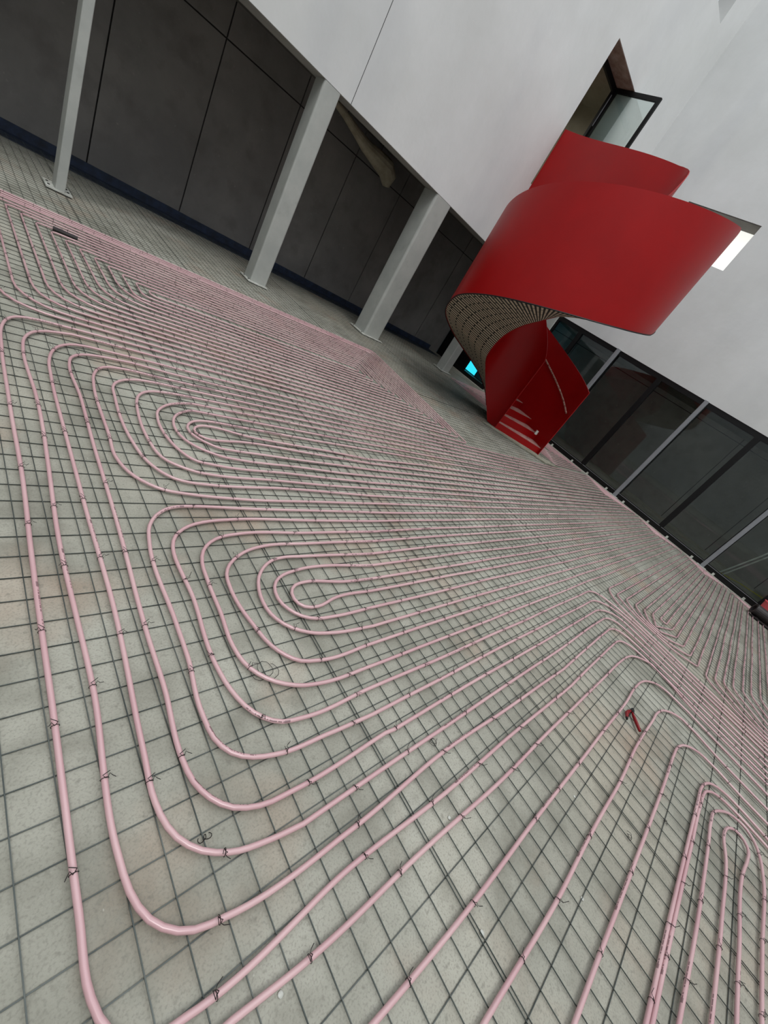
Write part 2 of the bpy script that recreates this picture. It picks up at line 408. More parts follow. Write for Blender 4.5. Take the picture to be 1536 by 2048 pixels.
for y in posts:
    t = thing('facade_post', lbl[y], 'post', (WX - .05, y, 0), 0, 'grey steel posts of the glazed wall')
    bm = bmesh.new(); prism(bm, rounded_rect(-.05, -.045, .05, .045, .012, 3), 0.012, 2.92); obj('shaft', bm, m_post, t)
    bm = bmesh.new(); box(bm, -.10, -.11, 0, .05, .11, .012); obj('base_plate', bm, m_plate, t)
t = thing('corner_post', 'pale square post where the white wall meets the glazing behind the stair', 'post', (WX + .1, 7.2, 0))
bm = bmesh.new(); prism(bm, rounded_rect(-.12, -.2, .12, .2, .02, 3), 0, 2.92); obj('shaft', bm, m_col, t)

# ---------------------------------------------------------------- steel columns
def column(x0, y0, x1, y1, rr, ztop, label, px0, py0, px1, py1, bolts=True):
    cx, cy = (x0 + x1) / 2, (y0 + y1) / 2
    t = thing('steel_column', label, 'column', (cx, cy, 0), 0, 'square steel columns under the white wall')
    bm = bmesh.new(); prism(bm, rounded_rect(x0 - cx, y0 - cy, x1 - cx, y1 - cy, rr, 5), .03, ztop)
    o = obj('shaft', bm, m_col, t, smooth=False)
    bm = bmesh.new(); box(bm, px0 - cx, py0 - cy, .014, px1 - cx, py1 - cy, .032); obj('base_plate', bm, m_plate, t)
    bm = bmesh.new(); box(bm, px0 - cx + .01, py0 - cy + .01, 0.0, px1 - cx - .01, py1 - cy - .01, .014); obj('packing_shim', bm, m_hole, t)
    if bolts:
        for bx, by in ((px0 + .035, py0 + .10), (px1 - .035, py0 + .10), (px0 + .035, py1 - .10), (px1 - .035, py1 - .10)):
            if x0 - .02 < bx < x1 + .02 and y0 - .02 < by < y1 + .02: continue
            bm = bmesh.new(); bmesh.ops.create_cone(bm, cap_ends=True, segments=8, radius1=.014, radius2=.014, depth=.008, matrix=Matrix.Translation((bx - cx, by - cy, .036)))
            obj('bolt', bm, m_hole, t)
    return t
column(1.145, 7.65, 1.248, 7.93, .012, ZB - .007, 'slender steel column at the far left with a bolted base plate', 1.055, 7.64, 1.325, 7.99)
column(3.855, 7.65, 4.16, 7.95, .03, ZB - .007, 'broad pale steel column second from the left', 3.80, 7.60, 4.18, 7.99)
column(6.68, 7.65, 7.17, 8.10, .05, ZB - .007, 'widest pale steel column, third from the left, with mortar at its foot', 6.60, 7.60, 7.25, 8.15)
column(9.83, 7.65, 10.13, 7.95, .03, ZB - .007, 'pale steel column half hidden behind the red stair', 9.76, 7.60, 10.2, 8.0)

# ---------------------------------------------------------------- helical stair
SC = (7.96, 4.78); RO, RI = 1.73, .515; TH = .012
def itp(tab, x):
    if x <= tab[0][0]: return tab[0][1]
    for (a, u), (b, v) in zip(tab, tab[1:]):
        if x <= b: return u + (v - u) * (x - a) / (b - a)
    return tab[-1][1]
BO = [(-43, .0), (20, .02), (28.7, .10), (34, .29), (39.9, .45), (49.4, .63), (61.6, .775), (74, .90), (86.5, 1.02), (104.7, 1.20), (121.5, 1.35), (132, 1.47), (147.6, 1.68), (161.5, 1.80), (182, 1.98), (204.7, 2.18), (231, 2.42), (248, 2.58), (265, 2.73), (281, 2.86), (290, 2.97), (360, 3.56)]
BI = [(-43, .0), (-2, .0), (8, .09), (39, .42), (48, .52), (72.6, .78), (88, .92), (112, 1.08), (124, 1.22), (149, 1.55), (166, 1.73), (183, 1.90), (205, 2.09), (218, 2.22), (232, 2.34), (257, 2.50), (290, 2.88), (360, 3.56)]
def topz(a): return 1.62 + .0093 * (a + 42.3)
def topo(a):
    if a < 279: return topz(a)
    z = topz(a) - .0009 * (a - 279) ** 2
    return max(z, 4.40 + .0012 * (a - 290)) if a > 290 else z
TOPI = [(258, topz(258)), (268, 4.53), (275, 4.63), (280, 4.73), (285, 4.81), (290, 4.88), (297, 4.97), (305, 5.05), (314, 5.11), (325, 5.155), (340, 5.19), (360, 5.21)]
def topi(a): return topz(a) if a < 262 else itp(TOPI, a)
def band(R, base, end, tz, zend):
    """path samples (x, y, nx, ny, zbottom, ztop) of one balustrade: helix, then a straight run to the wall"""
    out = []
    N = 260
    for i in range(N + 1):
        a = -42.3 + (402.3) * i / N; ra = math.radians(a)
        out.append((SC[0] + R * math.cos(ra), SC[1] + R * math.sin(ra), math.cos(ra), math.sin(ra), itp(base, a), tz(a)))
    x0, y0 = SC[0] + R, SC[1]
    # ease from the helix into the straight run
    for i in range(1, 25):
        s = i / 24; y = y0 + (end[1] - y0) * s
        e = s * s * (3 - 2 * s); x = x0 + (end[0] - x0) * e
        out.append((x, y, 1, 0, 3.56 + .09 * s, tz(360) + (zend - tz(360)) * s))
    return out
def band_mesh(path, th_in, th_out):
    bm = bmesh.new(); prev = None; rings = []
    for x, y, nx, ny, z0, z1 in path:
        rings.append([bm.verts.new(p) for p in ((x - nx * th_in, y - ny * th_in, z0), (x + nx * th_out, y + ny * th_out, z0), (x + nx * th_out, y + ny * th_out, z1), (x - nx * th_in, y - ny * th_in, z1))])
    for a, b in zip(rings, rings[1:]):
        for k in range(4): bm.faces.new((a[k], a[(k + 1) % 4], b[(k + 1) % 4], b[k]))
    bm.faces.new(rings[0]); bm.faces.new(rings[-1][::-1])
    return bm
st = thing('spiral_staircase', 'red steel spiral staircase curling up to the open glass door', 'staircase', (SC[0], SC[1], .0125))
def stobj(name, bm, m, parent=None, smooth=False):
    bmesh.ops.translate(bm, verts=bm.verts, vec=(-SC[0], -SC[1], 0))
    return obj(name, bm, m, parent or st, smooth)
def autosmooth(o, ang=35):
    me = o.data
    for p in me.polygons: p.use_smooth = True
    try:
        me.set_sharp_from_angle(angle=math.radians(ang))
    except Exception: pass
pout = band(RO, BO, (10.12, FY - .01), topo, topo(360)); pin = band(RI, BI, (8.91, FY - .01), topi, 5.43)
o = stobj('outer_balustrade', band_mesh(pout, TH, 0), m_red); autosmooth(o)
o = stobj('inner_balustrade', band_mesh(pin, 0, TH), m_red); autosmooth(o)
# underside lath
bm = bmesh.new(); uv = bm.loops.layers.uv.verify(); rows = []
U = 0
for i, (po, pi_) in enumerate(zip(pout, pin)):
    if i: U += math.hypot(po[0] - pout[i - 1][0], po[1] - pout[i - 1][1]) * .72
    rows.append((U, [(pi_[0] + (po[0] - pi_[0]) * k / 8, pi_[1] + (po[1] - pi_[1]) * k / 8, pi_[4] + .015 + (po[4] - pi_[4]) * k / 8) for k in range(9)]))
vs = [[bm.verts.new(p) for p in r_[1]] for r_ in rows]
for i in range(len(vs) - 1):
    if rows[i][1][4][2] < .05: continue
    for k in range(8):
        f_ = bm.faces.new((vs[i][k], vs[i][k + 1], vs[i + 1][k + 1], vs[i + 1][k]))
        for lp, (a_, b_) in zip(f_.loops, ((i, k), (i, k + 1), (i + 1, k + 1), (i + 1, k))):
            lp[uv].uv = (b_ / 8 * 1.18, rows[a_][0])
for v in [v for v in bm.verts if not v.link_faces]: bm.verts.remove(v)
stobj('soffit', bm, m_lath, smooth=True)
bm = bmesh.new()
for z in (-.02,):
    pts = [(p[0], p[1], p[4] + .004) for p in pout if p[4] > .06]; tube(bm, pts, .011, 6)
stobj('soffit_edge_bead', bm, m_black)
# steps
RIS = 4.38 / 27; DA = 402.3 / 27
for k in range(27):
    a0 = -42.3 + 2.5 + DA * k; a1 = a0 + DA; z1 = RIS * (k + 1); z0 = z1 - RIS
    def arc(R, a, b, n_=4): return [(SC[0] + R * math.cos(math.radians(a + (b - a) * i / n_)), SC[1] + R * math.sin(math.radians(a + (b - a) * i / n_))) for i in range(n_ + 1)]
    Ro, Ri = RO - TH, RI + TH
    if k == 26: continue
    stp = stobj('step', (lambda b_: (prism(b_, arc(Ro, a0, a1) + arc(Ri, a1, a0), z1 - .045, z1 - .012), b_)[1])(bmesh.new()), m_red)
    tb = bmesh.new(); prism(tb, arc(Ro, a0, a1) + arc(Ri, a1, a0), z1 - .012, z1); stobj('tread', tb, m_tread, stp)
    rb = bmesh.new(); prism(rb, arc(Ro, a0, a0 + .6, 1) + arc(Ri, a0 + .8, a0, 1), z0, z1 - .045); stobj('riser', rb, m_red, stp)
bm = bmesh.new(); prism(bm, [(8.53, 4.78), (9.66, 4.78), (10.08, FY - .01), (8.93, FY - .01)], 4.25, 4.38); stobj('landing', bm, m_red)
# handrail on the inside of the outer band
pts = []
for i in range(60):
    a = -38 + 395 * i / 59; ra = math.radians(a); z = 1.05 + .0129 * (a + 38) if a < 20 else min(topz(a) - .40, topo(a) - .12)
    pts.append((SC[0] + (RO - .06) * math.cos(ra), SC[1] + (RO - .06) * math.sin(ra), z))
bm = bmesh.new(); tube(bm, pts, .018, 8); h_ = stobj('handrail', bm, m_tape)
h_['label'] = 'handrail wrapped in pale masking paper'
# threshold strip and paper scrap
bm = bmesh.new(); prism(bm, [(8.02, 4.60), (8.40, 4.13), (8.75, 3.72), (9.12, 3.30), (9.72, 3.24), (9.33, 3.62), (8.32, 4.52)], 0.006, .03)
tag(obj('threshold_strip', bm, m_kerb), 'pale mortar strip on the floor in front of the lowest red step', 'threshold')
bm = bmesh.new(); box(bm, -.04, -.025, 0, .04, .025, .09); o = obj('mortar_block', bm, m_plate); o.location = (9.22, 3.98, RIS * 2 + .0145); o.rotation_euler = (0, 0, .6)
tag(o, 'small white block standing on a lower step of the red stair', 'block')

# ---------------------------------------------------------------- wire mesh sheets
def sheet(x0, x1, y0, y1, sx, sy, dz, label, over):
    bm = bmesh.new(); rr = .0021
    nx = int(round((x1 - x0) / sx)); ny = int(round((y1 - y0) / sy))
    def wire(p, q):
        n_ = max(2, int((Vector(q) - Vector(p)).length / .8)); pts = []
        for i in range(n_ + 1):
            v = Vector(p).lerp(Vector(q), i / n_); w_ = noise.noise(v * .9) * .006; pts.append((v.x + w_, v.y - w_, v.z + abs(noise.noise(v * 1.7)) * .0006))
        tube(bm, pts, rr, 4, caps=False, phase=PI / 4)
    for i in range(nx + 1): x = x0 + sx * i; wire((x, y0 - .02, .0085 + dz), (x, y1 + over, .0085 + dz))
    for k in range(ny + 1): y = y0 + sy * k; wire((x0 - .012, y, .0035 + dz), (x1 + .012, y, .0035 + dz))
    o = obj('wire_mesh_sheet', bm, m_wire)
    return tag(o, label, 'wire mesh', 'steel mesh sheets on the floor')
xs = [(-13, 11), (11, 23), (23, 47), (47, 71), (71, 95), (95, 119)]      # wire numbers, 10 cm apart
names = ['under the left photo edge', 'in the near foreground', 'under the near pipe rows', 'between the pliers and the covered strip', 'around the foot of the red stair', 'along the glazed wall']
for i, (a, b_) in enumerate(xs):
    x0, x1 = (.16 + .1 * a) * .996 + .007, (.16 + .1 * b_) * .996 - .007
    for y0, y1, sy, nm in ((-3.06, -.26, .2, 'wide-celled front sheet'), (-.045, 4.9, .103, 'middle sheet'), (4.92, 9.95, .103, 'rear sheet')):
        ny = max(1, round((y1 - y0) / sy)); sheet(x0, x1, y0, y0 + ny * sy, (x1 - x0) / (b_ - a), sy, (.0006 if (i % 2) else 0), 'grey steel wire mesh, %s %s' % (nm, names[i]), .2 if sy > .15 else .02)

TR={
 'U1':[[0.722,3.575],[0.522,3.561],[0.449,3.537],[0.42,3.513],[0.382,3.446],[0.35,3.331],[0.326,3.051],[0.318,2.488],[0.312,1.926],[0.295,1.364],[0.281,0.802],[0.262,0.24],[0.259,0.08],[0.268,0.042],[0.285,0.007],[0.31,-0.022],[0.341,-0.043],[0.416,-0.058],[0.938,-0.046],[1.5,-0.067],[2.062,-0.071],[2.625,-0.082],[3.187,-0.094],[3.629,-0.1],[3.745,-0.075],[3.86,-0.039],[3.898,-0.034],[3.972,-0.049],[4.085,-0.088],[4.364,-0.109],[4.479,-0.138],[4.546,-0.178],[4.573,-0.206],[4.592,-0.238],[4.602,-0.274],[4.596,-0.351],[4.589,-0.39]],
 'U2':[[0.715,3.475],[0.537,3.388],[0.508,3.364],[0.465,3.299],[0.44,3.224],[0.426,3.105],[0.429,2.585],[0.411,2.025],[0.393,1.465],[0.392,1.105],[0.389,0.785],[0.365,0.305],[0.372,0.226],[0.397,0.151],[0.418,0.119],[0.445,0.092],[0.478,0.072],[0.554,0.054],[0.994,0.039],[1.554,0.055],[2.114,0.038],[2.675,0.028],[3.235,0.008],[3.795,-0.007],[3.955,-0.004],[4.073,0.009],[4.392,-0.016],[4.47,-0.032],[4.576,-0.083],[4.603,-0.108],[4.62,-0.139],[4.637,-0.216]],
 'U3':[[0.906,3.341],[0.746,3.33],[0.709,3.319],[0.675,3.301],[0.62,3.245],[0.568,3.138],[0.541,3.02],[0.528,2.819],[0.516,2.254],[0.508,1.688],[0.502,1.123],[0.472,0.558],[0.468,0.397],[0.481,0.318],[0.496,0.282],[0.547,0.223],[0.615,0.184],[0.731,0.152],[0.851,0.135]],
 'U4':[[1.038,3.254],[0.799,3.223],[0.727,3.196],[0.697,3.172],[0.655,3.107],[0.639,3.03],[0.638,2.628],[0.621,2.066],[0.606,1.503],[0.588,0.946],[0.587,0.725],[0.571,0.485],[0.582,0.406],[0.615,0.335],[0.67,0.28],[0.742,0.25],[0.861,0.24],[1.344,0.251]],
 'U5':[[2.354,1.661],[1.792,1.671],[1.23,1.688],[0.989,1.694],[0.909,1.689],[0.835,1.665],[0.776,1.614],[0.737,1.546],[0.71,1.43],[0.7,0.989],[0.696,0.828],[0.678,0.588],[0.686,0.51],[0.7,0.473],[0.72,0.44],[0.78,0.391],[0.854,0.365],[1.094,0.345],[1.335,0.337]],
 'U6':[[2.278,1.562],[1.717,1.574],[1.156,1.59],[1.037,1.577],[0.924,1.541],[0.857,1.499],[0.83,1.471],[0.81,1.438],[0.791,1.362],[0.791,1.243],[0.797,1.124],[0.779,0.764],[0.796,0.646],[0.825,0.572],[0.873,0.51],[0.937,0.466],[1.013,0.447],[1.414,0.439]],
 'U7':[[2.193,1.451],[1.625,1.463],[1.138,1.473],[1.06,1.459],[0.991,1.421],[0.938,1.362],[0.906,1.29],[0.894,1.185],[0.888,0.988],[0.878,0.827],[0.892,0.748],[0.928,0.677],[0.983,0.619],[1.052,0.58],[1.17,0.553],[1.494,0.543]],
 'U8':[[2.123,1.36],[1.561,1.377],[1.281,1.377],[1.165,1.35],[1.06,1.292],[1.032,1.266],[0.996,1.206],[0.985,1.139],[1.003,0.904],[1.035,0.789],[1.078,0.723],[1.138,0.674],[1.213,0.652],[1.574,0.647]],
 'U9':[[2.036,1.247],[1.468,1.277],[1.347,1.28],[1.268,1.264],[1.199,1.226],[1.145,1.168],[1.112,1.095],[1.099,1.016],[1.109,0.938],[1.126,0.903],[1.178,0.844],[1.247,0.804],[1.364,0.771],[1.646,0.741]],
 'U10':[[1.964,1.153],[1.365,1.179],[1.289,1.161],[1.224,1.123],[1.202,1.093],[1.19,1.058],[1.187,1.02],[1.194,0.983],[1.21,0.948],[1.233,0.916],[1.262,0.891],[1.333,0.861],[1.452,0.85],[1.732,0.852]],
 'U11':[[1.882,1.047],[1.641,1.056],[1.404,1.095],[1.365,1.093],[1.328,1.084],[1.298,1.064],[1.279,1.035],[1.274,1.0],[1.285,0.967],[1.31,0.942],[1.344,0.929],[1.382,0.927],[1.536,0.963],[1.817,0.963]],
 'V5':[[1.174,3.126],[0.975,3.127],[0.897,3.112],[0.86,3.099],[0.828,3.078],[0.781,3.018],[0.752,2.944],[0.734,2.827],[0.717,2.267],[0.71,2.067],[0.727,1.99],[0.761,1.919],[0.813,1.86],[0.88,1.82],[0.995,1.792],[1.274,1.768],[1.834,1.767],[2.395,1.765],[2.435,1.766]],
 'V6':[[1.323,3.026],[1.123,3.022],[1.006,3.001],[0.934,2.969],[0.878,2.915],[0.844,2.846],[0.829,2.728],[0.821,2.247],[0.838,2.129],[0.872,2.029],[0.93,1.951],[0.959,1.925],[1.029,1.895],[1.147,1.88],[1.708,1.887],[2.268,1.871],[2.509,1.862]],
 'V7':[[1.37,2.923],[1.169,2.909],[1.092,2.891],[1.026,2.849],[0.978,2.787],[0.948,2.713],[0.926,2.595],[0.915,2.272],[0.93,2.153],[0.943,2.117],[0.964,2.084],[1.024,2.036],[1.096,2.003],[1.214,1.981],[1.618,1.971],[2.062,1.957],[2.587,1.964]],
 'V8':[[1.34,2.826],[1.225,2.787],[1.156,2.746],[1.098,2.691],[1.055,2.624],[1.032,2.547],[1.019,2.427],[1.033,2.307],[1.074,2.193],[1.121,2.13],[1.153,2.109],[1.228,2.09],[1.797,2.072],[2.365,2.051],[2.649,2.044]],
 'V9':[[1.308,2.725],[1.237,2.69],[1.179,2.636],[1.141,2.568],[1.121,2.491],[1.12,2.412],[1.142,2.337],[1.189,2.274],[1.251,2.225],[1.323,2.191],[1.441,2.173],[1.924,2.165],[2.407,2.148],[2.73,2.149]],
 'V10':[[2.949,2.434],[2.468,2.474],[2.353,2.506],[2.087,2.599],[2.009,2.611],[1.608,2.607],[1.367,2.605],[1.29,2.586],[1.257,2.568],[1.229,2.542],[1.209,2.51],[1.199,2.474],[1.201,2.437],[1.212,2.4],[1.233,2.367],[1.291,2.316],[1.362,2.284],[1.44,2.278],[1.681,2.271],[2.003,2.262],[2.566,2.254],[2.807,2.249]],
 'V11':[[2.877,2.422],[2.394,2.464],[1.829,2.474],[1.628,2.487],[1.391,2.538],[1.314,2.535],[1.279,2.52],[1.252,2.496],[1.237,2.465],[1.237,2.431],[1.254,2.402],[1.282,2.382],[1.319,2.372],[1.397,2.375],[1.557,2.398],[2.081,2.386],[2.647,2.365],[2.889,2.356]],
 'c':[[0.501,-0.127],[0.7,-0.146],[1.221,-0.153],[1.781,-0.174],[2.342,-0.18],[2.903,-0.191],[3.464,-0.199],[4.024,-0.203],[4.184,-0.213],[4.301,-0.236],[4.407,-0.29],[4.526,-0.396]],
 'd':[[0.802,-0.342],[1.365,-0.371],[1.929,-0.38],[2.493,-0.387],[3.058,-0.394],[3.501,-0.403],[3.863,-0.399],[4.023,-0.412],[4.139,-0.444],[4.21,-0.48],[4.241,-0.502],[4.286,-0.564],[4.3,-0.602]],
 'e':[[1.113,-0.565],[1.674,-0.585],[2.155,-0.583],[2.355,-0.585],[2.595,-0.592],[3.116,-0.592],[3.637,-0.603],[3.797,-0.605],[3.914,-0.628],[3.984,-0.665],[4.042,-0.716],[4.084,-0.783]],
 'f':[[1.413,-0.779],[1.976,-0.786],[2.539,-0.796],[3.101,-0.8],[3.463,-0.804],[3.623,-0.814],[3.738,-0.847],[3.804,-0.888],[3.83,-0.916],[3.85,-0.949],[3.862,-0.987]],
 'g1':[[1.698,-0.983],[2.27,-0.996],[2.841,-1.0],[3.29,-1.009],[3.412,-1.013],[3.53,-1.041],[3.6,-1.081]],
 'h':[[1.845,-1.088],[2.412,-1.097],[2.98,-1.106],[3.183,-1.102]],
 'i':[[2.003,-1.201],[2.569,-1.209],[3.013,-1.204],[3.213,-1.182],[3.292,-1.188],[3.362,-1.219],[3.385,-1.245],[3.39,-1.274],[3.376,-1.302],[3.348,-1.323],[3.312,-1.332],[3.235,-1.325],[3.076,-1.3],[2.51,-1.303],[2.147,-1.304]],
}

# ---------------------------------------------------------------- heating pipes
PZ, PR, PS = .0205, .0088, .987
def catmull(P, step):
    P = [Vector((p[0], p[1])) for p in P]; out = []
    for i in range(len(P) - 1):
        p0 = P[i - 1] if i else P[i] * 2 - P[i + 1]; p1, p2 = P[i], P[i + 1]; p3 = P[i + 2] if i + 2 < len(P) else P[i + 1] * 2 - P[i]
        L = (p2 - p1).length
        if L < 1e-6: continue
        # centripetal-like tangents keep long spans straight next to short ones
        d0, d2 = (p1 - p0).length or L, (p3 - p2).length or L
        m1 = ((p1 - p0) / d0 * L + (p2 - p1) * d0 / L) / (d0 + L) * L
        m2 = ((p2 - p1) / L * d2 + (p3 - p2) / d2 * L) / (d2 + L) * L
        n_ = max(1, int(L / step))
        for k in range(n_):
            t = k / n_; t2, t3 = t * t, t * t * t
            out.append(p1 * (2 * t3 - 3 * t2 + 1) + m1 * (t3 - 2 * t2 + t) + p2 * (-2 * t3 + 3 * t2) + m2 * (t3 - t2))
    out.append(P[-1]); return out
def fillet(P, radii, closed=False):
    P = [Vector(p) for p in P]; n_ = len(P); out = []
    for i in range(n_):
        if not closed and i in (0, n_ - 1): out.append(P[i]); continue
        a, b_, c = P[i - 1], P[i], P[(i + 1) % n_]; r_ = radii[i] if isinstance(radii, (list, tuple)) else radii
        u = (a - b_); v = (c - b_); d_ = min(r_, u.length * .49, v.length * .49)
        p, q = b_ + u.normalized() * d_, b_ + v.normalized() * d_
        for k in range(7):
            t = k / 6; out.append(p * (1 - t) ** 2 + b_ * 2 * t * (1 - t) + q * t * t)
    if closed: out.append(out[0])
    return out
def finish(P, wob=.010, closed=False):
    """subdivide long spans, add the slight waviness of hand-laid pipe, scale to the pipe plane"""
    out = []
    for i in range(len(P) - 1):
        a, b_ = P[i], P[i + 1]; L = (b_ - a).length
        d_ = min(a.length, b_.length); st_ = .12 if d_ < 4 else .3
        n_ = max(1, int(L / st_))
        for k in range(n_): out.append(a.lerp(b_, k / n_))
    if not closed: out.append(P[-1])
    res = []
    for p in out:
        w1 = noise.noise(Vector((p.x * 1.1, p.y * 7.0, 3.0))) * wob; w2 = noise.noise(Vector((p.x * 7.0, p.y * 1.1, 9.0))) * wob
        res.append(((p.x + w2) * PS, (p.y + w1) * PS, PZ))
    return res
ALL = []
def pipe(paths, label, group=None, wob=.010):
    bm = bmesh.new()
    for P, closed in paths:
        q = finish([Vector(p) for p in P], wob, closed); ALL.append(q + ([q[0]] if closed else []))
        far = min(math.hypot(x, y) for x, y, z in q)
        tube(bm, q, PR, 10 if far < 3.5 else 6, closed=closed, uvl=True)
    o = obj('heating_pipe', bm, m_pipe); 
    for p in o.data.polygons: p.use_smooth = True
    return tag(o, label, 'pipe', group or 'pink underfloor heating pipes')
def T(k): return catmull([tuple(p) for p in TR[k]], .03)
def V2(*p): return [Vector(q) for q in p]
# outermost verticals of the big left spiral: top X and bottom X slant
def vx(j, top): return (6.14 - .1 * j) if top else (5.87 - .085 * j)
# feeders U1..U3
for j, (k, ytop, yarm, ylow, xb) in enumerate((('U3', 6.56, 3.34, .14, 4.76), ('U2', 6.48, 3.475, .04, 4.64), ('U1', 6.40, 3.575, -.07, 4.53))):
    head_ = fillet([(-1.5, ytop), (vx(j, 1), ytop - .02), (vx(j, 0), yarm), (1.2, yarm + .01)], [0, .12, .10, 0])
    mid = T(k)
    if k == 'U3': xa = 4.55
    elif k == 'U2': xa = 4.50
    else: xa = 4.42
    while mid and mid[-1].x > xa - 1.4 and mid[-1].y < 1: mid.pop()
    tail = fillet([(xa - .45, ylow), (xb - .06, ylow), (xb, ylow - .45), (xb, -3.2)], [0, .28, .2, 0])
    pipe([(head_ + mid + tail, False)], {'U1': 'long pink pipe making the outermost left-hand turn in the foreground', 'U2': 'long pink pipe making the second left-hand turn from outside', 'U3': 'long pink pipe with printed marks making the third left-hand turn from outside'}[k])
# U4: upper arm runs to the glazing, wraps the second nest and comes back as the top arm of U5
pipe([([Vector((11.95, 1.72))] and (fillet([(6.0, 1.67), (11.98, 1.67), (11.98, 3.23), (1.3, 3.235)], [0, .1, .1, 0])) + T('U4') + fillet([(1.4, .245), (4.6, .24), (4.87, .1), (4.87, -3.2)], [0, .25, .2, 0]), False)],
     'pink pipe making the fourth left-hand turn from outside')
u5 = T('U5')
pipe([(V2((6.0, 1.665)) + u5 + fillet([(1.6, .34), (4.75, .34), (5.0, .1), (5.0, -3.2)], [0, .25, .2, 0]), False)], 'pink pipe forming the outermost turn of the near loop nest')
pipe([(fillet([(5.10, -3.2), (5.10, .0), (4.95, .44), (1.8, .44)], [0, .2, .25, 0]) + T('U6')[::-1] + fillet([(2.6, 1.565), (11.98, 1.57), (11.98, .375), (5.35, .375), (5.19, .2), (5.19, -3.2)], [0, .1, .1, .15, .2, 0]), False)], 'pink pipe forming the second turn of the near loop nest')
near = []
for i, (k, yt, yb) in enumerate((('U7', 1.46, .54), ('U8', 1.37, .65), ('U9', 1.26, .745), ('U10', 1.155, .855), ('U11', 1.05, .96))):
    q = T(k); xr = 11.88 - .09 * i
    near.append((q + fillet([(q[-1].x + .6, yb), (xr, yb + .0), (xr, yt), (q[0].x + .6, yt)], [0, .1, .1, 0]), True))
pipe(near, 'pink spiral pipe nested in the centre of the near loops, ending in a tight hairpin')
nest2 = []
for i, (k, yt, yb) in enumerate((('V5', 3.13, 1.77), ('V6', 3.03, 1.87), ('V7', 2.925, 1.965), ('V8', 2.83, 2.055), ('V9', 2.715, 2.155), ('V10', 2.60, 2.26), ('V11', 2.47, 2.365))):
    q = T(k)
    if k == 'V10': q = [p for p in q if not (p.x > 1.62 and p.y > 2.4)]
    if k == 'V10':
        i0 = next(i_ for i_, p in enumerate(q) if p.x < 1.62 and p.y > 2.5); q = q[i0:]
    xr = 11.90 - .09 * i
    nest2.append((q + fillet([(q[-1].x + .6, yb), (xr, yb), (xr, yt), (q[0].x + .6, yt)], [0, .1, .1, 0]), True))
pipe(nest2, 'pink spiral pipe nested in the middle of the floor, hairpin beyond the near nest')
# big left spiral
big = []
for k in range(13):
    xl = .365 + .103 * k; yl = 3.69 + .104 * k; yt = 6.33 - .103 * k; j = k + 3
    big.append((fillet([(xl, yl), (vx(j, 0), yl), (vx(j, 1), yt), (xl, yt)], [.34 if k < 10 else .12, .08, .08, .07], True)[:-1], True))
pipe(big, 'large pink spiral pipe in front of the steel columns')
# pipes of the front that run off the left edge
def run(k, x0, y, tail_): return V2((x0, y)) + T(k) + tail_
pipe([(run('c', -.6, -.10, fillet([(4.58, -.46), (4.44, -.75), (4.44, -3.2)], [0, 0.15, 0])[1:]), False)], 'pink pipe crossing the foreground just under the outermost turn')
pipe([(run('d', -.6, -.34, V2((4.31, -.80), (4.29, -1.1), (4.27, -1.5), (4.27, -3.2))), False)], 'pink pipe running past the cutting pliers on their left')
pipe([(run('e', -.6, -.57, V2((4.085, -.9), (4.05, -1.1), (4.05, -3.2))), False)], 'pink pipe running past the cutting pliers on their right')
pipe([(run('f', -.6, -.78, V2((3.87, -1.1), (3.85, -1.3), (3.86, -1.5), (3.86, -3.2))), False)], 'pink pipe left of the doubled pair in the lower right corner')
g1 = V2((-.6, -.985), (1.7, -.985), (2.8, -1.0), (3.30, -1.01), (3.42, -1.012), (3.53, -1.03), (3.60, -1.06), (3.65, -1.11), (3.68, -1.18), (3.685, -1.27), (3.68, -1.36), (3.66, -1.5), (3.66, -3.2))
g2 = V2((-.6, -1.0045), (1.7, -1.0045), (2.8, -1.0195), (3.30, -1.030), (3.40, -1.036), (3.47, -1.05), (3.52, -1.08), (3.56, -1.13), (3.58, -1.21), (3.585, -1.30), (3.58, -1.4), (3.57, -1.5), (3.57, -3.2))
pipe([(catmull(g1, .03), False)], 'left pipe of the touching pink pair in the lower right corner', wob=.004)
pipe([(catmull(g2, .03), False)], 'right pipe of the touching pink pair in the lower right corner', wob=.004)
hp = V2((-.6, -1.09), (1.84, -1.09), (2.5, -1.105), (2.98, -1.108), (3.20, -1.105), (3.34, -1.115), (3.42, -1.15), (3.48, -1.19), (3.52, -1.26), (3.52, -1.32), (3.48, -1.37), (3.38, -1.405), (3.25, -1.42), (2.73, -1.41), (2.2, -1.40), (-.6, -1.40))
pipe([(catmull(hp, .03), False)], 'outer pink hairpin pipe at the lower right edge')
pipe([(V2((-.6, -1.2)) + T('i') + V2((-.6, -1.305)), False)], 'inner pink hairpin pipe at the lower right edge')
